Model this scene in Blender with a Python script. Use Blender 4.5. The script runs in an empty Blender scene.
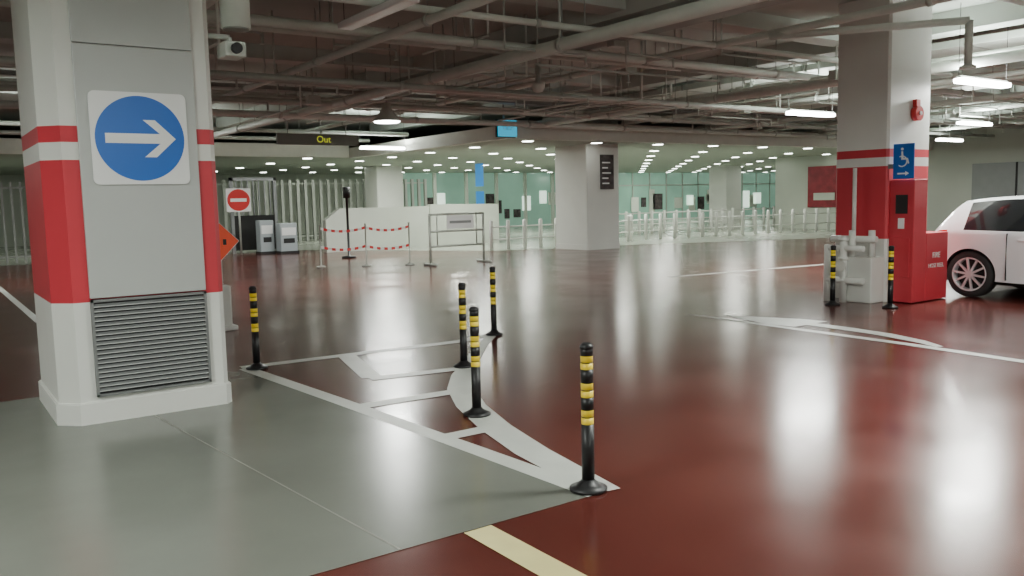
import bpy, bmesh, math, random
from mathutils import Vector, Matrix
random.seed(7)
C = bpy.context.collection

# ------------------------------------------------------------------ materials
def mat(name, col, rough=0.5, metal=0.0, var=0.0, vscale=4.0, col2=None, emit=None, es=0.0, bump=0.0, bscale=60, coat=0.0, rvar=0.0, det=3):
    m = bpy.data.materials.new(name); m.use_nodes = True
    nt = m.node_tree; b = nt.nodes["Principled BSDF"]
    b.inputs["Base Color"].default_value = (*col, 1)
    b.inputs["Roughness"].default_value = rough
    b.inputs["Metallic"].default_value = metal
    b.inputs["Coat Weight"].default_value = coat
    if emit:
        b.inputs["Emission Color"].default_value = (*emit, 1)
        b.inputs["Emission Strength"].default_value = es
    tc = nt.nodes.new("ShaderNodeTexCoord")
    if var > 0 or col2:
        n = nt.nodes.new("ShaderNodeTexNoise"); n.inputs["Scale"].default_value = vscale
        n.inputs["Detail"].default_value = det; n.inputs["Roughness"].default_value = 0.55
        nt.links.new(tc.outputs["Object"], n.inputs["Vector"])
        r = nt.nodes.new("ShaderNodeValToRGB")
        r.color_ramp.elements[0].position = 0.2; r.color_ramp.elements[1].position = 0.8
        c2 = col2 if col2 else tuple(min(1, c*(1+var)) for c in col)
        c1 = tuple(c*(1-var) for c in col)
        r.color_ramp.elements[0].color = (*c1, 1); r.color_ramp.elements[1].color = (*c2, 1)
        nt.links.new(n.outputs["Fac"], r.inputs["Fac"]); nt.links.new(r.outputs["Color"], b.inputs["Base Color"])
        if rvar > 0:
            mr = nt.nodes.new("ShaderNodeMapRange")
            mr.inputs["To Min"].default_value = rough-rvar; mr.inputs["To Max"].default_value = rough+rvar
            mr.inputs["From Min"].default_value = 0.15; mr.inputs["From Max"].default_value = 0.85
            n2 = nt.nodes.new("ShaderNodeTexNoise"); n2.inputs["Scale"].default_value = 1.1; n2.inputs["Detail"].default_value = 2
            nt.links.new(tc.outputs["Object"], n2.inputs["Vector"])
            nt.links.new(n2.outputs["Fac"], mr.inputs["Value"]); nt.links.new(mr.outputs["Result"], b.inputs["Roughness"])
    if bump > 0:
        n3 = nt.nodes.new("ShaderNodeTexNoise"); n3.inputs["Scale"].default_value = bscale; n3.inputs["Detail"].default_value = 2
        bp = nt.nodes.new("ShaderNodeBump"); bp.inputs["Strength"].default_value = bump; bp.inputs["Distance"].default_value = 0.01
        nt.links.new(tc.outputs["Object"], n3.inputs["Vector"])
        nt.links.new(n3.outputs["Fac"], bp.inputs["Height"]); nt.links.new(bp.outputs["Normal"], b.inputs["Normal"])
    return m

M = {}
M['redfloor'] = mat('red_epoxy', (0.082, 0.0165, 0.0125), 0.205, var=0.18, vscale=1.1, col2=(0.112, 0.030, 0.023), rvar=0.05, det=6)
M['greyfloor'] = mat('grey_epoxy', (0.150, 0.160, 0.138), 0.235, var=0.12, vscale=1.1, rvar=0.05, det=6)
M['farfloor'] = mat('pale_floor', (0.36, 0.39, 0.33), 0.20, var=0.06, vscale=0.8)
M['paint'] = mat('white_road_paint', (0.50, 0.52, 0.48), 0.40, var=0.12, vscale=3, det=6)
M['ypaint'] = mat('yellow_road_paint', (0.60, 0.54, 0.25), 0.42, var=0.10, vscale=5)
M['joint'] = mat('floor_joint', (0.21, 0.21, 0.18), 0.4)
M['white'] = mat('white_wall_paint', (0.68, 0.69, 0.65), 0.45, var=0.04, vscale=2)
M['redband'] = mat('red_wall_paint', (0.54, 0.038, 0.055), 0.42, var=0.05, vscale=2)
M['panel'] = mat('grey_metal_panel', (0.46, 0.48, 0.465), 0.38, metal=0.1, var=0.03, vscale=2)
M['steel'] = mat('grille_steel', (0.24, 0.25, 0.25), 0.4, metal=0.5, var=0.05)
M['dark'] = mat('dark_void', (0.015, 0.015, 0.015), 0.7)
M['black'] = mat('black_plastic', (0.010, 0.010, 0.011), 0.42, bump=0.05)
M['yellow'] = mat('glowing_yellow', (0.80, 0.60, 0.03), 0.35, emit=(0.8, 0.6, 0.02), es=0.12)  # bollard bands are no lamps; a faint glow is added to the yellow
M['blue'] = mat('sign_blue', (0.012, 0.13, 0.52), 0.3)
M['signwhite'] = mat('sign_white', (0.80, 0.81, 0.80), 0.3)
M['signred'] = mat('sign_red', (0.60, 0.03, 0.03), 0.35)
M['orange'] = mat('sign_orange', (0.95, 0.10, 0.03), 0.4, emit=(.95, .1, .03), es=.15)
M['slab'] = mat('concrete_slab', (0.44, 0.50, 0.45), 0.8, var=0.14, vscale=0.7, bump=0.2, bscale=8)
M['beam'] = mat('concrete_beam', (0.50, 0.56, 0.51), 0.75, var=0.10, vscale=1.2, bump=0.15, bscale=10)
M['pipe'] = mat('pipe_painted', (0.64, 0.70, 0.64), 0.45, var=0.10, vscale=3)
M['pipe2'] = mat('pipe_galvanised', (0.48, 0.53, 0.48), 0.4, metal=0.1, var=0.12, vscale=3)
M['tray'] = mat('cable_tray', (0.30, 0.33, 0.30), 0.5, metal=0.1, var=0.1)
M['fence'] = mat('fence_steel', (0.26, 0.27, 0.25), 0.5, metal=0.2, var=0.1)
M['ceil'] = mat('suspended_ceiling', (0.37, 0.40, 0.34), 0.7, var=0.05)
M['soffit'] = mat('soffit_paint', (0.64, 0.68, 0.60), 0.55, var=0.05)
M['tube'] = mat('lamp_diffuser', (0.9, 0.9, 0.9), 0.4, emit=(1.0, 1.0, 0.97), es=30)
M['down'] = mat('downlight_lens', (0.9, 0.9, 0.9), 0.4, emit=(0.95, 1.0, 0.90), es=18)
M['wall'] = mat('far_wall', (0.42, 0.45, 0.39), 0.6, var=0.1, vscale=0.5)
M['signback'] = mat('sign_backing', (0.17, 0.18, 0.16), 0.5)
M['conc'] = mat('parapet_concrete', (0.46, 0.49, 0.43), 0.6, var=0.08, vscale=1)
M['glass'] = mat('green_glass', (0.16, 0.30, 0.23), 0.1, emit=(0.34, 0.58, 0.44), es=0.33, var=0.45, vscale=0.35)
M['shop'] = mat('shop_light', (0.6, 0.7, 0.65), 0.3, emit=(0.78, 0.95, 0.80), es=1.3, var=0.4, vscale=0.8)
M['shopblue'] = mat('shop_blue', (0.03, 0.2, 0.6), 0.3, emit=(0.05, 0.3, 0.7), es=0.6)
M['mach'] = mat('machine_grey', (0.36, 0.40, 0.42), 0.4, metal=0.2)
M['gsteel'] = mat('galvanised_rail', (0.42, 0.44, 0.40), 0.4, metal=0.3)
M['poster'] = mat('poster_dark', (0.03, 0.028, 0.03), 0.25, var=0.5, vscale=6, col2=(0.12, 0.1, 0.1))
M['posterred'] = mat('poster_red', (0.22, 0.02, 0.03), 0.25, var=0.4, vscale=3)
M['screen'] = mat('screen_cyan', (0.02, 0.2, 0.3), 0.3, emit=(0.02, 0.36, 0.55), es=1.1)
M['carwhite'] = mat('car_paint_white', (0.80, 0.83, 0.85), 0.22, coat=0.8)
M['carglass'] = mat('car_glass', (0.012, 0.014, 0.016), 0.08, coat=0.3)
M['tyre'] = mat('tyre_rubber', (0.018, 0.018, 0.018), 0.75)
M['rim'] = mat('alloy_rim', (0.62, 0.63, 0.65), 0.38, metal=0.35)
M['tail'] = mat('tail_lamp', (0.45, 0.01, 0.01), 0.15, coat=1)

# ------------------------------------------------------------------ mesh builder
class MB:
    def __init__(s): s.bm = bmesh.new(); s.mats = []
    def mi(s, k):
        if k not in s.mats: s.mats.append(k)
        return s.mats.index(k)
    def poly(s, pts, k):
        f = s.bm.faces.new([s.bm.verts.new(p) for p in pts]); f.material_index = s.mi(k); return f
    def box(s, a, b, k, bev=0.0):
        x0, y0, z0 = a; x1, y1, z1 = b
        r = bmesh.ops.create_cube(s.bm, size=1, matrix=Matrix.Translation(((x0+x1)/2, (y0+y1)/2, (z0+z1)/2)) @ Matrix.Diagonal((abs(x1-x0), abs(y1-y0), abs(z1-z0), 1)))
        vs = r['verts']; fs = set(f for v in vs for f in v.link_faces)
        for f in fs: f.material_index = s.mi(k)
        if bev > 0:
            es = list(set(e for v in vs for e in v.link_edges))
            bmesh.ops.bevel(s.bm, geom=es, offset=bev, segments=2, affect='EDGES', profile=0.5, material=-1)
    def cyl(s, p0, p1, r, k, seg=16, r2=None, smooth=True):
        p0 = Vector(p0); p1 = Vector(p1); d = p1-p0; L = d.length
        q = d.to_track_quat('Z', 'Y').to_matrix().to_4x4()
        mt = Matrix.Translation((p0+p1)/2) @ q
        rr = bmesh.ops.create_cone(s.bm, cap_ends=True, segments=seg, radius1=r, radius2=(r if r2 is None else r2), depth=L, matrix=mt)
        for f in set(f for v in rr['verts'] for f in v.link_faces):
            f.material_index = s.mi(k)
            if smooth and len(f.verts) == 4: f.smooth = True
    def lathe(s, c, prof, k, seg=24, axis='Z', caps=True):
        rings = []
        for pr in prof:
            ring = []
            for i in range(seg):
                a = 2*math.pi*i/seg; r, h = pr[0], pr[1]
                if axis == 'Z': p = (c[0]+r*math.cos(a), c[1]+r*math.sin(a), c[2]+h)
                elif axis == 'X': p = (c[0]+h, c[1]+r*math.cos(a), c[2]+r*math.sin(a))
                else: p = (c[0]+r*math.cos(a), c[1]+h, c[2]+r*math.sin(a))
                ring.append(s.bm.verts.new(p))
            rings.append(ring)
        for j in range(len(prof)-1):
            kk = prof[j][2] if len(prof[j]) > 2 else k
            for i in range(seg):
                f = s.bm.faces.new([rings[j][i], rings[j][(i+1) % seg], rings[j+1][(i+1) % seg], rings[j+1][i]])
                f.material_index = s.mi(kk); f.smooth = True
        if caps:
            for ring in (rings[0], rings[-1]):
                f = s.bm.faces.new(ring); f.material_index = s.mi(k)
    def prism(s, pts2, mapf, d0, d1, k):
        a = [s.bm.verts.new(mapf(p[0], p[1], d0)) for p in pts2]
        b = [s.bm.verts.new(mapf(p[0], p[1], d1)) for p in pts2]
        n = len(pts2); i0 = s.mi(k)
        for f in [s.bm.faces.new(a), s.bm.faces.new(b)]: f.material_index = i0
        for i in range(n):
            f = s.bm.faces.new([a[i], a[(i+1) % n], b[(i+1) % n], b[i]]); f.material_index = i0
    def done(s, name, loc=None, parent=None, sharp=None):
        bmesh.ops.recalc_face_normals(s.bm, faces=s.bm.faces[:])
        me = bpy.data.meshes.new(name); s.bm.to_mesh(me); s.bm.free()
        for k in s.mats: me.materials.append(M[k])
        if sharp: me.set_sharp_from_angle(angle=sharp)
        o = bpy.data.objects.new(name, me); C.objects.link(o)
        if loc: o.location = loc
        if parent: o.parent = parent
        return o

def text(body, size, loc, normal, m, parent=None, name='lettering', ext=0.002):
    cu = bpy.data.curves.new(name, 'FONT'); cu.body = body; cu.size = size; cu.extrude = ext
    cu.align_x = 'CENTER'; cu.align_y = 'CENTER'; cu.materials.append(M[m])
    o = bpy.data.objects.new(name, cu); C.objects.link(o); o.location = loc
    n = Vector(normal); x = Vector((0, 0, 1)).cross(n).normalized(); y = n.cross(x)
    R = Matrix((x, y, n)).transposed()
    o.rotation_euler = R.to_euler()
    if parent: o.parent = parent
    return o

# ------------------------------------------------------------------ floor
b = MB(); b.box((-30, -14, -0.2), (75, 50, 0), 'redfloor'); b.done('floor')
b = MB()
b.poly([(-10, 3.2, .002), (2.72, 3.2, .002), (2.66, 4.2, .002), (2.42, 7.75, .002), (-10, 7.75, .002)], 'greyfloor')
b.done('floor_grey_coating')
b = MB()
b.poly([(-30, 27.5, .002), (10.3, 27.5, .002), (14.2, 21.0, .002), (19, 19.6, .002), (24.5, 17.2, .002), (31, 17.2, .002), (75, 17.2, .002), (75, 50, .002), (-30, 50, .002)], 'farfloor')
b.done('floor_pale_coating')
def strip(b, pts, w, k='paint', z=.003):
    P = [Vector((p[0], p[1])) for p in pts]; W = w if isinstance(w, (list, tuple)) else [w]*len(P)
    L = []; R = []
    for i, p in enumerate(P):
        d = (P[min(i+1, len(P)-1)]-P[max(i-1, 0)]).normalized(); n = Vector((-d.y, d.x))
        L.append(p+n*W[i]/2); R.append(p-n*W[i]/2)
    for i in range(len(P)-1):
        b.poly([(L[i].x, L[i].y, z), (L[i+1].x, L[i+1].y, z), (R[i+1].x, R[i+1].y, z), (R[i].x, R[i].y, z)], k)
b = MB()
strip(b, [(2.42, 7.8), (2.56, 6.0), (2.68, 4.2), (2.74, 3.2)], .13)
strip(b, [(2.4, 7.86), (4.7, 7.72), (5.3, 7.9)], .15)
strip(b, [(5.25, 7.9), (4.75, 7.35), (4.0, 6.45), (3.8, 6.2), (3.5, 5.75), (3.25, 5.2), (3.06, 4.6), (2.92, 4.0), (2.8, 3.2)], [.12, .12, .16, .2, .22, .22, .22, .22, .18], z=.0035)
strip(b, [(3.42, 7.78), (3.14, 6.62)], .18, z=.004)
strip(b, [(3.1, 6.58), (4.06, 6.42)], .15, z=.0045)
strip(b, [(2.6, 5.72), (3.5, 5.68)], .15, z=.004)
strip(b, [(2.68, 4.6), (3.1, 4.6)], .14, z=.004)
b.done('floor_island_marking')
b = MB(); strip(b, [(2.01, 3.19), (2.03, 0.2), (2.03, -6)], .15, 'ypaint'); b.done('floor_yellow_line')
b = MB(); strip(b, [(1.33, 6.45), (1.62, 3.21)], .010, 'joint'); b.done('floor_joint_line')
b = MB()
strip(b, [(7.98, 7.5), (7.95, 6.4), (7.9, 4.5), (7.8, 3.4), (7.8, -5)], [.03, .12, .13, .13, .13])
strip(b, [(8.36, 6.0), (8.34, 5.5), (8.28, 5.0), (8.14, 4.55), (7.98, 4.25)], [.2, .2, .19, .15, .08], z=.0035)
b.poly([(8.22, 7.15, .004), (8.0, 6.3, .004), (8.04, 5.95, .004), (8.66, 5.95, .004), (8.62, 6.25, .004)], 'paint')
b.done('floor_lane_arrow')
b = MB(); strip(b, [(11.45, 11.25), (15.9, 10.8)], .16); strip(b, [(1.3, 13.0), (1.3, 20)], .10); b.done('floor_lane_line')

# ------------------------------------------------------------------ columns
def column(x0, y0, x1, y1, bands=True, top=4.095, kerb=True, ch=(.03, .03), blend=0):
    b = MB()
    cl, cr = ch
    if bands:
        zs = [(0, .86, 'white'), (.86, 1.84, 'redband'), (1.84, 1.96, 'white'), (1.96, 2.07, 'redband'), (2.07, top, 'white')]
    else: zs = [(0, top, 'white')]
    def oct_(g): return [(x0+cl-g*.4, y0-g), (x1-cr+g*.4, y0-g), (x1+g, y0+cr-g*.4), (x1+g, y1-cr+g*.4), (x1-cr+g*.4, y1+g), (x0+cl-g*.4, y1+g), (x0-g, y1-cl+g*.4), (x0-g, y0+cl-g*.4)]
    for a, c, k in zs: b.prism(oct_(0), lambda u, v, d: (u, v, d), a, c, k)
    if kerb:
        b.prism(oct_(.02), lambda u, v, d: (u, v, d), 0, .15, 'white'); b.prism(oct_(.012), lambda u, v, d: (u, v, d), .15, .158, 'white')
    return b
b = column(.74, 6.5, 1.89, 7.75, ch=(.12, .04))
b.box((.965, 6.475, .885), (1.75, 6.51, 2.62), 'panel', .004)
b.box((.965, 6.475, 2.628), (1.75, 6.51, 4.08), 'panel', .004)
gx0, gx1, gz0, gz1 = .965, 1.75, .19, .875
b.box((gx0, 6.485, gz0), (gx1, 6.50, gz1), 'dark')
for (a, c) in [((gx0, gz0), (gx1, gz0+.018)), ((gx0, gz1-.018), (gx1, gz1)), ((gx0, gz0), (gx0+.018, gz1)), ((gx1-.018, gz0), (gx1, gz1))]:
    b.box((a[0], 6.468, a[1]), (c[0], 6.50, c[1]), 'steel')
n = 19
for i in range(n):
    z = gz0+.045+i*(gz1-gz0-.09)/(n-1)
    b.poly([(gx0+.018, 6.469, z-.004), (gx1-.018, 6.469, z-.004), (gx1-.018, 6.484, z+.014), (gx0+.018, 6.484, z+.014)], 'steel')
    b.box((gx0+.018, 6.466, z-.008), (gx1-.018, 6.471, z-.002), 'panel')
b.done('striped_column_clad')

s0 = MB()
def rrect(cx, cz, w, h, r, seg=6):
    out = []
    for (sx, sz, a0) in [(1, 1, 0), (-1, 1, 90), (-1, -1, 180), (1, -1, 270)]:
        for i in range(seg+1):
            a = math.radians(a0+90*i/seg)
            out.append((cx+sx*(w/2-r)+r*math.cos(a), cz+sz*(h/2-r)+r*math.sin(a)))
    return out
fy = lambda u, v, d: (u, d, v)
cx, cz = 1.36, 1.99
s0.prism(rrect(cx, cz, .64, .64, .04), fy, 6.46, 6.474, 'signwhite')
s0.prism([(cx+.295*math.cos(i*math.pi/32), cz+.295*math.sin(i*math.pi/32)) for i in range(64)], fy, 6.456, 6.465, 'blue')
aw = .034
s0.prism([(cx-.23, cz-aw), (cx+.13, cz-aw), (cx+.02, cz-.13), (cx+.10, cz-.13), (cx+.235, cz), (cx+.10, cz+.13), (cx+.02, cz+.13), (cx+.13, cz+aw), (cx-.23, cz+aw)], fy, 6.453, 6.46, 'signwhite')
s0.done('arrow_direction_sign')

b = MB(); b.cyl((2.12, 6.6, 2.84), (2.12, 6.6, 3.25), .11, 'pipe', 28); b.cyl((2.12, 6.6, 2.83), (2.12, 6.6, 2.845), .095, 'tray', 28); b.cyl((2.12, 6.6, 3.2), (2.12, 6.6, 4.09), .02, 'pipe2'); b.done('hanging_loudspeaker')
b = MB(); b.box((2.0, 6.5, 2.62), (2.16, 6.72, 2.73), 'pipe', .012); b.cyl((2.08, 6.5, 2.675), (2.08, 6.46, 2.675), .04, 'black'); b.cyl((1.893, 6.65, 2.78), (2.08, 6.65, 2.78), .02, 'pipe'); b.cyl((2.08, 6.65, 2.78), (2.08, 6.65, 2.72), .02, 'pipe'); b.done('security_camera')

column(10.75, 6.5, 11.78, 7.3, kerb=False).done('striped_column')
column(15.95, 18.9, 17.2, 20.4, bands=False).done('white_column')
b = MB(); b.box((16.45, 18.86, 1.75), (16.95, 18.899, 2.75), 'poster')
for i in range(5): b.box((16.5, 18.85, 1.9+i*.15), (16.5+random.uniform(.2, .4), 18.86, 1.94+i*.15), 'signwhite')
b.done('notice_board')
for (x, y) in [(35, 30.2), (16, 32.5), (27.5, 33), (27, -2), (24.5, 6.3), (-9, 18.9), (-9, 6.5), (45, 33)]:
    column(x, y, x+1.2, y+1.2, bands=(y < 15), top=(4.095 if y < 17 or x < -5 else 3.049)).done('striped_column' if y < 15 else 'white_column')

# ------------------------------------------------------------------ bollards
def bollard(x, y, h=.765):
    b = MB(); r = .033; q = h/.765
    b.lathe((0, 0, 0), [(.098, 0), (.098, .012), (.07, .024), (.045, .04), (r, .055)], 'black')
    zs = [(.055, .345, 'black'), (.345, .42, 'yellow'), (.42, .485, 'black'), (.485, .56, 'yellow'), (.56, .63, 'black'), (.63, .70, 'yellow'), (.70, .742, 'black')]
    for a, c, k in zs:
        if k == 'black': b.lathe((0, 0, 0), [(r, a*q), (r, c*q)], k)
        else:
            m_ = (a+c)/2; b.lathe((0, 0, 0), [(r-.002, a*q), (r-.001, (a+.003)*q), (r-.001, (m_-.003)*q)], k); b.lathe((0, 0, 0), [(r-.002, (m_-.003)*q), (r-.002, (m_+.003)*q)], 'black'); b.lathe((0, 0, 0), [(r-.001, (m_+.003)*q), (r-.001, (c-.003)*q), (r-.002, c*q)], k)
    b.lathe((0, 0, 0), [(r+.003, .735*q), (r+.003, .75*q), (.022, .765*q)], 'black')
    b.done('traffic_bollard', loc=(x, y, .005))
for p in [(2.75, 3.28), (3.14, 4.95), (4.0, 6.5), (5.23, 7.84), (2.5, 7.71)]: bollard(*p)
for p in [(10.0, 6.8), (10.24, 6.12)]: bollard(*p, h=.8)

# ------------------------------------------------------------------ fire cabinet etc.
b = MB()
b.box((10.8, 6.15, .01), (11.12, 6.498, 1.65), 'redband', .01)
b.box((11.125, 6.15, .01), (11.68, 6.498, .93), 'redband', .01)
b.box((10.79, 6.2, .35), (10.801, 6.45, .88), 'redband', .004)
b.box((10.785, 6.24, 1.2), (10.80, 6.40, 1.45), 'dark'); b.box((10.78, 6.28, 1.0), (10.80, 6.36, 1.14), 'signwhite')
c = b.done('fire_hose_cabinet')
text('FIRE', .11, (11.38, 6.147, .62), (0, -1, 0), 'signwhite', c); text('HOSE REEL', .08, (11.38, 6.147, .48), (0, -1, 0), 'signwhite', c, name='lettering_small')
b = MB()
b.box((10.44, 6.52, 0), (10.747, 6.98, .62), 'white', .015)
b.cyl((10.5, 6.85, .6), (10.5, 6.85, .98), .045, 'white'); b.cyl((10.6, 6.62, .6), (10.6, 6.62, .98), .045, 'white')
b.cyl((10.55, 7.2, .86), (10.55, 6.52, .86), .045, 'white'); b.cyl((10.69, 6.95, .6), (10.69, 6.95, 1.83), .028, 'white')
b.cyl((10.38, 6.9, 0), (10.38, 6.9, .9), .05, 'white'); b.cyl((10.38, 7.15, .3), (10.38, 6.6, .3), .045, 'white')
b.cyl((10.38, 7.15, .0), (10.38, 7.15, .78), .045, 'white'); b.cyl((10.38, 7.15, .74), (10.38, 6.6, .74), .04, 'white')
for z in (.3, .6, .86): b.cyl((10.38, 6.9, z-.02), (10.38, 6.9, z+.02), .07, 'white')
b.lathe((10.32, 6.9, .5), [(.075, -.012), (.075, .012)], 'white', axis='X')
b.done('hydrant_pipework')
b = MB(); b.cyl((11.36, 6.499, 2.55), (11.36, 6.42, 2.55), .10, 'signred', 24); b.cyl((11.36, 6.42, 2.55), (11.36, 6.40, 2.55), .03, 'signwhite'); b.box((11.31, 6.44, 2.63), (11.41, 6.499, 2.74), 'signred', .005); b.done('fire_alarm_bell')
b = MB(); fx = lambda u, v, d: (d, u, v)
b.box((10.735, 6.13, 1.66), (10.75, 6.42, 2.12), 'blue', .003); b.box((10.748, 6.40, 1.8), (10.755, 6.499, 1.86), 'steel')
cy, cz = 6.275, 1.93
b.prism([(cy+.02+.018*math.cos(i*math.pi/8), cz+.12+.018*math.sin(i*math.pi/8)) for i in range(16)], fx, 10.732, 10.736, 'signwhite')
b.prism([(cy+.03, cz+.09), (cy+.01, cz+.09), (cy+.0, cz), (cy-.06, cz), (cy-.08, cz-.07), (cy-.06, cz-.075), (cy-.045, cz-.02), (cy+.03, cz-.02)], fx, 10.731, 10.736, 'signwhite')
for i in range(20):
    a0 = math.radians(60+i*12.5); a1 = math.radians(60+(i+1)*12.5); c0, c1 = cy+.02, cz-.04
    b.prism([(c0+.075*math.cos(a0), c1+.075*math.sin(a0)), (c0+.075*math.cos(a1), c1+.075*math.sin(a1)), (c0+.06*math.cos(a1), c1+.06*math.sin(a1)), (c0+.06*math.cos(a0), c1+.06*math.sin(a0))], fx, 10.731, 10.736, 'signwhite')
b.prism([(cy+.08, 1.72), (cy-.03, 1.72), (cy-.03, 1.70), (cy-.08, 1.73), (cy-.03, 1.76), (cy-.03, 1.74), (cy+.08, 1.74)], fx, 10.731, 10.736, 'signwhite')
b.done('accessible_parking_sign')

# ------------------------------------------------------------------ car
def build_car():
    XS, YR = 11.95, 6.66; W = 1.78; xc = XS+W/2
    T = [(0.0, .34, .60, .66, .66, .50), (.03, .28, .72, .86, .74, .62), (.10, .24, .90, .98, .80, .66), (.20, .22, .93, 1.12, .84, .60), (.32, .21, .94, 1.28, .865, .57), (.40, .21, .94, 1.345, .875, .565),
         (.55, .20, .94, 1.365, .885, .57), (.8, .20, .935, 1.39, .89, .58), (1.1, .19, .93, 1.405, .89, .59), (1.5, .18, .925, 1.41, .89, .595), (1.9, .18, .92, 1.40, .89, .59), (2.2, .18, .915, 1.36, .89, .58),
         (2.5, .18, .91, 1.26, .89, .58), (2.8, .18, .905, 1.11, .885, .62), (3.1, .18, .90, .985, .88, .68), (3.3, .19, .87, .94, .87, .66), (3.6, .20, .82, .89, .86, .62), (3.9, .21, .76, .84, .84, .58), (4.1, .22, .68, .77, .80, .55), (4.23, .25, .58, .66, .72, .5), (4.3, .32, .50, .56, .62, .44)]
    bm = bmesh.new(); rings = []
    for (s, zb, zl, zt, hw, hr) in T:
        y = YR-s
        zm = zb+(zl-zb)*.55; zr = zt-.05*(1 if zt-zl > .2 else .4)
        half = [(0, zb), (hw*.86, zb), (hw*.965, zb+.05), (hw*.99, zm-.1), (hw, zm+.05), (hw*.985, zl-.06), (hw*.95, zl), ((hw*.95*.3+hr*.7)+.015, zl+(zr-zl)*.72), (hr+.02, zr), (hr*.8, zt-.008), (0, zt)]
        full = half + [(-p[0], p[1]) for p in reversed(half[1:-1])]
        rings.append([bm.verts.new((xc+p[0], y, p[1])) for p in full])
    n = len(rings[0])
    for j in range(len(rings)-1):
        s = (T[j][0]+T[j+1][0])/2
        for i in range(n):
            f = bm.faces.new([rings[j][i], rings[j][(i+1) % n], rings[j+1][(i+1) % n], rings[j+1][i]]); f.smooth = True
            k = i if i < 10 else n-1-i
            if k in (6, 7) and .5 < s < 2.75: f.material_index = 1
            if k in (8, 9) and .12 < s < .34: f.material_index = 1
            if k in (8, 9) and 2.3 < s < 3.0: f.material_index = 1
            if k in (0, 1): f.material_index = 2
            if k in (4, 5) and s < .3 and T[j][0] > .02: f.material_index = 3
    for r in (rings[0], rings[-1]): bm.faces.new(r)
    bmesh.ops.recalc_face_normals(bm, faces=bm.faces[:])
    me = bpy.data.meshes.new('car_body_raw'); bm.to_mesh(me); bm.free()
    for k in ['carwhite', 'carglass', 'dark', 'tail']: me.materials.append(M[k])
    body = bpy.data.objects.new('body_raw', me); C.objects.link(body)
    cb = MB(); wy = [YR-.66, YR-.66-2.58]
    for y in wy:
        cb.cyl((XS-.2, y, .33), (XS+.32, y, .33), .355, 'dark', 40); cb.cyl((XS+W-.32, y, .33), (XS+W+.2, y, .33), .355, 'dark', 40)
    cut = cb.done('cutter')
    md = body.modifiers.new('b', 'BOOLEAN'); md.operation = 'DIFFERENCE'; md.solver = 'EXACT'; md.object = cut
    try: md.material_mode = 'TRANSFER'
    except Exception: pass
    dg = bpy.context.evaluated_depsgraph_get(); ev = body.evaluated_get(dg)
    m2 = bpy.data.meshes.new_from_object(ev, preserve_all_data_layers=True, depsgraph=dg)
    bpy.data.objects.remove(cut); bpy.data.objects.remove(body)
    m2.set_sharp_from_angle(angle=math.radians(32))
    car = bpy.data.objects.new('hatchback_car', None); C.objects.link(car)
    o = bpy.data.objects.new('body', m2); C.objects.link(o); o.parent = car
    for side in (0, 1):
        for y in wy:
            b = MB(); sg = 1 if side == 0 else -1; x = XS+.03 if side == 0 else XS+W-.03
            b.lathe((x, y, .325), [(.225, .03*sg), (.228, -.0), (.24, -.005*sg), (.30, -.005*sg), (.322, .02*sg), (.325, .06*sg), (.325, .16*sg), (.30, .2*sg), (.2, .2*sg)], 'tyre', 40, axis='X', caps=False)
            b.lathe((x, y, .325), [(.236, -.007*sg), (.225, -.012*sg), (.214, .0), (.21, .10*sg)], 'rim', 40, axis='X', caps=False)
            b.lathe((x, y, .325), [(.22, .09*sg), (.0005, .09*sg)], 'dark', 40, axis='X', caps=False)
            b.cyl((x-.008*sg, y, .325), (x+.05*sg, y, .325), .045, 'rim', 20)
            for i in range(10):
                a = 2*math.pi*(i+.25)/10; d = Vector((0, math.cos(a), math.sin(a))); t = Vector((0, -math.sin(a), math.cos(a)))
                cpt = Vector((x-.004*sg, y, .325)); q = [cpt+d*.03-t*.015, cpt+d*.225-t*.012, cpt+d*.225+t*.012, cpt+d*.03+t*.015]
                q2 = [v+Vector((.03*sg, 0, 0)) for v in q]
                b.poly(q, 'rim')
                for u in range(4): b.poly([q[u], q[(u+1) % 4], q2[(u+1) % 4], q2[u]], 'rim')
            b.done('wheel', parent=car)
    b = MB()
    for sd in (1, -1):
        xx = lambda v: xc-sd*v
        for s in (1.95,):
            b.poly([(xx(.852), YR-s, .935), (xx(.852), YR-s-.07, .935), (xx(.672), YR-s-.09, 1.3), (xx(.672), YR-s-.02, 1.3)], 'black')
        for s in (1.15, 1.98, 2.95):
            b.box((xx(.893), YR-s, .27), (xx(.86), YR-s-.006, .9), 'dark')
        for s in (1.3, 2.1):
            b.box((xx(.915), YR-s, .80), (xx(.87), YR-s-.17, .825), 'carwhite', .006)
        b.box((xx(1.0), YR-2.72, .93), (xx(.85), YR-2.82, 1.05), 'carwhite', .02)
    b.done('trim', parent=car)
build_car()

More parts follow.
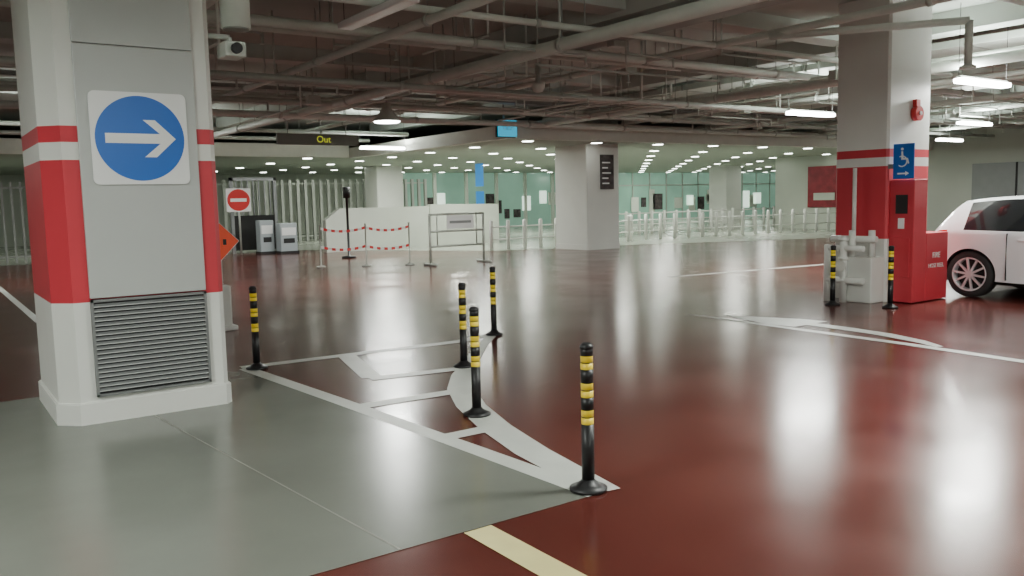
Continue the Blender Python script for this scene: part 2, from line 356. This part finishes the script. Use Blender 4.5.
# ------------------------------------------------------------------ mid/far structures
b = MB()
b.prism([(10.5, 0), (17.0, 0), (17.0, 1.38), (14.3, 1.42), (14.2, 1.36), (11.0, 1.36), (10.5, 1.0)], fy, 25.0, 25.25, 'conc')
b.box((14.2, 24.97, 0), (14.26, 25.0, 1.4), 'wall')
b.done('parapet_wall')
def barfence(x0, x1, y, h, sp, k, name, r=.025):
    b = MB(); n = int((x1-x0)/sp)
    for i in range(n+1): b.box((x0+i*sp-r, y-r, 0), (x0+i*sp+r, y+r, h), k)
    for z in (.15, h-.2): b.box((x0, y-.02, z), (x1, y+.02, z+.06), k)
    b.done(name)
barfence(9.6, 19.5, 34.6, 2.55, .34, 'gsteel', 'bar_fence', .06)
barfence(-6, 8.0, 28.6, 2.35, .24, 'fence', 'bar_fence', .03)
for (x, y, w, h) in [(8.75, 26.0, .45, 1.05), (9.25, 25.6, .55, .95)]:
    b = MB(); b.box((x, y, 0), (x+w, y+.4, h), 'mach', .03); b.box((x+.05, y-.01, h*.6), (x+w-.05, y+.01, h*.85), 'signwhite'); b.box((x+.1, y-.012, h*.35), (x+w-.1, y+.01, h*.5), 'dark'); b.box((x-.02, y-.03, 0), (x+w+.02, y+.43, .08), 'dark'); b.done('ticket_machine')
b = MB(); b.box((8.2, 27.0, 0), (8.3, 27.1, 2.4), 'steel'); b.box((9.6, 27.0, 0), (9.7, 27.1, 2.4), 'steel'); b.box((8.3, 27.03, .1), (9.6, 27.07, 1.2), 'dark'); b.box((8.2, 27.0, 2.3), (9.7, 27.1, 2.4), 'steel')
for i in range(7): b.box((8.4+i*.18, 27.03, 1.2), (8.43+i*.18, 27.07, 2.3), 'steel')
b.done('steel_gate')
def facing_sign(name, x, y, z, shape, sz, ang=-20):
    b = MB()
    if shape == 'noentry':
        b.prism(rrect(0, 0, sz, sz, .03), fy, 0, .02, 'signwhite')
        b.prism([(sz*.46*math.cos(i*math.pi/20), sz*.46*math.sin(i*math.pi/20)) for i in range(40)], fy, -.008, .01, 'signred')
        b.box((-sz*.33, -.014, -sz*.07), (sz*.33, -.004, sz*.07), 'signwhite')
        b.cyl((0, .04, -z), (0, .04, sz*.5), .03, 'gsteel')
    else:
        q = sz*.7
        b.prism([(-q, 0), (0, -q), (q, 0), (0, q)], fy, 0, .01, 'signwhite'); q *= .95
        b.prism([(-q, 0), (0, -q), (q, 0), (0, q)], fy, -.006, .008, 'orange')
        b.box((-.12, -.012, -.03), (-.02, -.005, .05), 'black'); b.box((.03, -.012, -.04), (.07, -.005, .03), 'black')
        b.cyl((0, .04, -z), (0, .04, 0), .018, 'gsteel')
        b.box((-.07, -.03, -z+.004), (.09, .13, -z+.55), 'white', .02); b.box((-.12, -.08, -z), (.14, .18, -z+.06), 'white', .015)
    o = b.done(name, loc=(x, y, z)); o.rotation_euler = (0, 0, math.radians(ang)); return o
facing_sign('no_entry_sign', 8.27, 26.4, 1.69, 'noentry', .72, ang=-18)
facing_sign('roadworks_sign', 3.01, 10.4, 1.08, 'diamond', .33, ang=0)
b = MB()
for x in (9.9, 11.4):
    b.cyl((x, 17.45, 0), (x, 17.45, 1.22), .03, 'gsteel'); b.cyl((x, 17.15, .03), (x, 17.75, .03), .03, 'gsteel')
for z in (1.2, .45, .8): b.cyl((9.9, 17.45, z), (11.4, 17.45, z), .025, 'gsteel')
for x in (10.1, 11.2): b.cyl((x, 17.45, .45), (x, 17.45, 1.2), .015, 'gsteel')
b.box((10.35, 17.40, .85), (11.1, 17.425, 1.17), 'signwhite', .004)
b.box((10.42, 17.395, .98), (11.02, 17.402, 1.04), 'steel')
b.done('crowd_barrier')
b = MB()
P = [(7.9, 19.2), (8.8, 18.6), (9.7, 18.1)]
for (x, y) in P: b.lathe((x, y, 0), [(.11, 0), (.11, .03), (.016, .05), (.016, 1.0), (.022, 1.0), (.022, 1.03)], 'gsteel', 12)
for zz in (.96, .52):
    for a, c in zip(P[:-1], P[1:]):
        N = 12
        for i in range(N):
            t0, t1 = i/N, (i+1)/N; sg = lambda t: zz-.08*4*t*(1-t)
            x0, y0 = a[0]+(c[0]-a[0])*t0, a[1]+(c[1]-a[1])*t0; x1, y1 = a[0]+(c[0]-a[0])*t1, a[1]+(c[1]-a[1])*t1
            b.poly([(x0, y0, sg(t0)), (x1, y1, sg(t1)), (x1, y1, sg(t1)-.06), (x0, y0, sg(t0)-.06)], 'signred' if i % 2 else 'signwhite')
b.done('barrier_tape_posts')
b = MB(); b.lathe((9.84, 21.9, 0), [(.2, 0), (.2, .05), (.035, .07), (.035, 1.65), (.1, 1.66), (.1, 1.95), (.05, 1.97)], 'black', 14); b.done('signal_post')
b = MB(); x = 14.2
while x < 30.5:
    yy = 21.3 if x < 20 else 21.9-.15*(x-20)
    b.lathe((x, yy, 0), [(.06, 0), (.06, .86), (.04, .9)], 'white', 8)
    x += .62
for z in (.32, .7): 
    b.cyl((14.2, 21.3, z), (20, 21.3, z), .02, 'white', 6); b.cyl((20, 21.9, z), (30.5, 20.33, z), .02, 'white', 6)
b.done('pedestrian_railing')
b = MB()
for i in range(24): b.lathe((21+i*.7, 25, 0), [(.06, 0), (.06, .9), (.04, .94)], 'white', 8)
for z in (.4, .85): b.cyl((21, 25, z), (37, 25, z), .025, 'white', 6)
b.done('pedestrian_railing')

b = MB(); b.box((31, -14, 0), (31.3, 24, 4.1), 'wall'); b.done('wall_right')
b = MB(); b.box((-30, 42, 0), (75, 42.3, 4.1), 'wall'); b.done('wall_far')
b = MB(); b.box((-12.3, -14, 0), (-12, 42, 4.1), 'wall'); b.done('wall_left')
b = MB(); b.box((-12, -10.3, 0), (31, -10, 4.1), 'wall'); b.done('wall_back')
b = MB(); b.box((62, 24, 0), (62.3, 42, 4.1), 'wall'); b.done('wall_end')
b = MB(); b.box((36, 40.0, 0), (54, 40.1, 3.04), 'glass')
for i in range(13): b.box((36+i*1.5-.04, 39.95, 0), (36+i*1.5+.04, 40.0, 3.04), 'gsteel')
b.box((36, 39.95, 2.2), (54, 40, 2.28), 'gsteel')
for i in range(16):
    x = random.uniform(36.5, 53); b.box((x, 39.9, random.uniform(.4, 1.2)), (x+random.uniform(.3, .9), 39.94, random.uniform(1.4, 2.1)), random.choice(['poster', 'wall', 'shop', 'soffit']))
b.done('glass_shopfront')
b = MB(); b.box((21, 40.0, 0), (35.5, 40.1, 3.04), 'glass')
for i in range(22):
    x = 21.3+i*.63; z0 = random.uniform(.4, 1.3); b.box((x, 39.93, z0), (x+random.uniform(.3, .58), 40.0, z0+random.uniform(.4, 1.1)), random.choice(['shopblue', 'shop', 'poster', 'shop', 'glass', 'wall', 'poster', 'soffit']))
for i in range(8): b.box((21+i*2-.05, 39.9, 0), (21+i*2+.15, 40.0, 3.04), 'soffit')
b.done('shop_display')
b = MB(); b.box((30.93, 20.7, .9), (30.999, 22.3, 2.6), 'posterred'); b.box((30.91, 21.0, 1.2), (30.93, 22.0, 1.5), 'wall'); b.done('advert_poster')
b = MB(); b.box((30.93, 12.5, 0.003), (30.999, 15.5, 2.4), 'steel'); b.box((30.91, 13.97, 0.003), (30.93, 14.03, 2.4), 'dark'); b.done('door_1')

# ------------------------------------------------------------------ ceiling
ZT = 4.098
b = MB(); b.box((-30, -14, 4.1), (75, 50, 4.4), 'slab'); b.done('ceiling')
b = MB()
b.box((12.06, 17.26, 3.05), (62, 42, 3.12), 'ceil'); b.box((-12, 26.12, 3.05), (12, 42, 3.12), 'ceil')
b.done('ceiling_suspended')
b = MB(); b.box((12.06, 17.0, 2.98), (30.99, 17.25, 3.42), 'soffit'); b.box((11.8, 17.0, 2.98), (12.05, 26, 3.3), 'soffit'); b.box((-11.99, 25.9, 3.0), (11.79, 26.1, 3.4), 'soffit'); b.done('bulkhead_soffit')
b = MB()
for x in range(-8, 31, 5): b.box((x+.6, -10, 3.8), (x+1.0, 26, ZT), 'beam')
for y in (-4, 2, 8.2, 13.8, 19.6): b.box((-12, y, 3.87), (31, y+.4, ZT), 'beam')
b.done('ceiling_beams')
b = MB()
def pipeY(x, z, r, y0=-8, y1=25.5, k='pipe'):
    y1 = min(y1, 25.5) if x < 11.6 else min(y1, 16.9)
    b.cyl((x, y0, z), (x, y1, z), r, k, 12)
    y = y0+1
    while y < y1:
        b.cyl((x, y, z), (x, y, ZT), .008, 'tray', 5); b.cyl((x, y-.03, z), (x, y+.03, z), r+.012, 'pipe2', 12); y += 3
def pipeX(y, z, r, x0=-10, x1=30.5, k='pipe'):
    if y > 17: x1 = min(x1, 11.6)
    b.cyl((x0, y, z), (x1, y, z), r, k, 12)
    x = x0+1
    while x < x1:
        b.cyl((x, y, z), (x, y, ZT), .008, 'tray', 5); b.cyl((x-.03, y, z), (x+.03, y, z), r+.012, 'pipe2', 12); x += 3
for x, z, r in [(2.6, 3.55, .05), (4.6, 3.4, .05), (6.4, 3.3, .08), (6.75, 3.4, .04), (9.0, 3.5, .05), (12.5, 3.3, .08), (12.9, 3.45, .04), (13.2, 3.45, .03), (15.5, 3.45, .05), (16.6, 3.5, .035), (18.2, 3.35, .06), (21, 3.4, .05), (24, 3.4, .06), (26.5, 3.4, .05), (-1, 3.4, .05), (-4, 3.5, .06)]: pipeY(x, z, r)
for y, z, r in [(7.95, 3.5, .04), (9.3, 3.5, .06), (9.7, 3.5, .035), (11.3, 3.2, .05), (11.6, 3.25, .035), (12.9, 3.42, .05), (13.2, 3.42, .03), (14.6, 3.3, .05), (15.4, 3.45, .05), (16.3, 3.25, .06), (18.5, 3.45, .05), (21.5, 3.4, .05), (24, 3.4, .05), (4.5, 3.5, .05), (1.5, 3.5, .05)]: pipeX(y, z, r, k=random.choice(['pipe', 'pipe2']))
for i in range(130):
    x = random.uniform(2, 26); y = random.uniform(8, 16.5); L = random.uniform(.8, 3); z = random.uniform(3.15, 3.6); t = random.random()
    if t < .45: b.cyl((x, y, z), (x+L, y, z), .018, 'pipe2', 6); b.cyl((x+L, y, z), (x+L, y, z-.12), .015, 'pipe2', 6); b.cyl((x, y, z), (x, y, ZT), .012, 'pipe2', 6); b.cyl((x+L, y, z-.13), (x+L, y, z-.12), .03, 'pipe', 8)
    elif t < .85: b.cyl((x, y, z), (x, min(y+L, 16.9), z), .018, 'pipe', 6); b.cyl((x, y, z), (x, y, ZT), .015, 'pipe', 6)
    else: b.box((x, y, z), (x+.22, y+.15, z+.16), 'pipe2', .01); b.cyl((x+.1, y+.07, z+.1), (x+.1, y+.07, ZT), .012, 'pipe2', 6)
b.cyl((10.2, 5.2, 3.45), (10.2, 5.2, 2.95), .045, 'pipe', 12); b.lathe((10.2, 5.2, 2.9), [(.045, .05), (.09, .03), (.09, 0)], 'pipe', 12); b.cyl((10.2, 5.2, 3.45), (8.9, 7.0, 3.45), .045, 'pipe', 12)
b.done('overhead_pipework')
b = MB()
for (y, x0, x1) in [(10.3, 4, 30), (15.8, -6, 30)]:
    b.box((x0, y, 3.66), (x1, y+.3, 3.67), 'tray'); b.box((x0, y, 3.66), (x1, y+.012, 3.73), 'tray'); b.box((x0, y+.29, 3.66), (x1, y+.3, 3.73), 'tray')
    x = x0+.5
    while x < x1: b.cyl((x, y, 3.69), (x, y, ZT), .008, 'tray', 5); b.cyl((x, y+.3, 3.69), (x, y+.3, ZT), .008, 'tray', 5); x += 2
b.box((7.6, -8, 3.58), (8.0, 20.8, 3.65), 'tray')
b.done('cable_tray')
b = MB()
for (x0, x1) in ((19.0, 19.9), (13.7, 14.9)):
    b.box((x0, -6, 3.745), (x1, 16.8, 3.86), 'pipe2', .01)
    for y in range(-5, 16, 3): b.box((x0-.02, y, 3.74), (x1+.02, y+.05, 3.865), 'tray')
b.done('ventilation_duct')

# ------------------------------------------------------------------ lamps
LC = (.97, 1, .94)
def area(name, loc, sx, sy, power, parent, col=LC, up=False):
    l = bpy.data.lights.new(name, 'AREA'); l.shape = 'RECTANGLE'; l.size = sx; l.size_y = sy; l.energy = power; l.color = col
    o = bpy.data.objects.new(name, l); C.objects.link(o); o.location = loc; o.parent = parent
    if up: o.rotation_euler = (math.pi, 0, 0)
def tube(x, y, z=3.0, power=90, axis='X', L=1.35, lit=True, upf=.45):
    b = MB()
    hx, hy = (L/2, .09) if axis == 'X' else (.09, L/2)
    b.box((-hx, -hy, .0), (hx, hy, .07), 'tube' if lit else 'signwhite', .02)
    b.box((-hx-.02, -.03, .071), (hx+.02, .03, .10), 'pipe') if axis == 'X' else b.box((-.03, -hy-.02, .071), (.03, hy+.02, .10), 'pipe')
    for s in (-L/2-.01, L/2+.01):
        px, py = (s, 0) if axis == 'X' else (0, s)
        b.cyl((px, py, .09), (px, py, ZT-z), .004, 'dark', 6)
    o = b.done('tube_lamp', loc=(x, y, z))
    if lit:
        area('lamp_light', (0, 0, -.02), 2*hx, 2*hy, power, o)
        area('lamp_uplight', (0, 0, .13), 2*hx, 2*hy, power*upf, o, up=True)
for p in [(14.5, 10.4), (12.9, 6.35), (20.6, 10.3)]: tube(*p, power=240, upf=.3)
for p in [(5, 2.2), (-1.5, 3.5), (9.2, 1.0), (2.5, -3), (-4, 11), (17, 2), (25, 4), (-5, -2)]: tube(*p, power=185)  # unseen lamps added out of frame as fill light
tube(11.0, 21.9, 3.0, 180); tube(3.0, 20, 3.0, 130); tube(5.5, 24, 3, 100); tube(26.5, 14.0, 3, 120)
tube(3.95, 7.9, 3.35, axis='Y', L=1.5, lit=False)
b = MB(); b.lathe((0, 0, 0), [(.26, 0), (.25, .03), (.14, .16), (.08, .25), (.08, .34)], 'pipe'); b.lathe((0, 0, 0), [(.22, -.02), (.24, -.003)], 'tube'); b.cyl((0, 0, .3), (0, 0, 1.09), .012, 'tray', 6)
o = b.done('high_bay_lamp', loc=(7.34, 14.4, 3.0)); area('lamp_light', (0, 0, -.03), .4, .4, 220, o)
b = MB()
for i in range(20):
    for j in range(9):
        x = 13.5+i*2.4; y = 18.4+j*2.6
        if x > 30.5 and y < 24.5: continue
        b.lathe((x, y, 3.03), [(.15, 0), (.16, .019)], 'down', 12); b.lathe((x, y, 3.04), [(.2, 0), (.2, .009)], 'pipe', 12)
for i in range(6):
    for j in range(4):
        b.lathe((-6+i*3.4, 27.5+j*3.6, 3.03), [(.15, 0), (.16, .019)], 'down', 12)
dl = b.done('recessed_downlights')
for (x, y) in [(15, 23), (20, 22), (26, 22), (15, 30), (22, 30), (30, 30), (38, 30), (46, 33), (5, 31), (-3, 31), (22, 36), (38, 37)]:
    area('downlight_light', (x, y, 3.0), .8, .8, 180 if x > 6 else 80, dl, (.97, 1, .89))

# ------------------------------------------------------------------ hanging signs, dome camera
b = MB(); b.box((7.7, 21.2, 3.04), (9.95, 21.28, 3.32), 'signback', .01)
for x in (8.0, 9.6): b.cyl((x, 21.24, 3.31), (x, 21.24, ZT), .015, 'tray', 6)
o = b.done('overhead_exit_sign')
M['ytext'] = mat('sign_yellow_letters', (.7, .75, .05), .4, emit=(.7, .8, .05), es=.5)
text('Out', .24, (8.95, 21.19, 3.18), (0, -1, 0), 'ytext', o)
b = MB(); b.box((11.45, 16.7, 3.0), (11.95, 16.8, 3.38), 'screen', .01); b.box((11.43, 16.8, 2.98), (11.97, 16.86, 3.40), 'black'); b.cyl((11.65, 16.83, 3.38), (11.65, 16.83, ZT), .02, 'tray'); o = b.done('illuminated_exit_sign')
text('OUT', .14, (11.69, 16.69, 3.19), (0, -1, 0), 'signwhite', o)
b = MB(); b.lathe((0, 0, 0), [(.02, -.11), (.07, -.10), (.1, -.05), (.11, 0), (.11, .05), (.04, .06), (.04, .77)], 'pipe', 20); b.done('dome_camera', loc=(8.3, 11.0, 3.3))
b = MB(); b.box((19.6, 30.0, 2.1), (19.68, 30.5, 3.045), 'shopblue'); b.done('hanging_blue_sign')

# ------------------------------------------------------------------ world + camera
w = bpy.data.worlds.new('World'); bpy.context.scene.world = w; w.use_nodes = True
w.node_tree.nodes['Background'].inputs[0].default_value = (.6, .65, .6, 1); w.node_tree.nodes['Background'].inputs[1].default_value = .3
th = math.radians(35); pt = math.atan(88/850); rl = .023
R0 = Vector((math.cos(th), -math.sin(th), 0)); F = Vector((math.sin(th)*math.cos(pt), math.cos(th)*math.cos(pt), -math.sin(pt))); U0 = R0.cross(F)
R = (R0-rl*U0).normalized(); U = (U0+rl*R0).normalized()
cam = bpy.data.cameras.new('camera'); co = bpy.data.objects.new('camera', cam); C.objects.link(co)
cam.lens = 850/1024*36; cam.sensor_width = 36; cam.clip_end = 300
mt = Matrix((R, U, -F)).transposed().to_4x4(); mt.translation = (0, 0, 1.5); co.matrix_world = mt
bpy.context.scene.camera = co
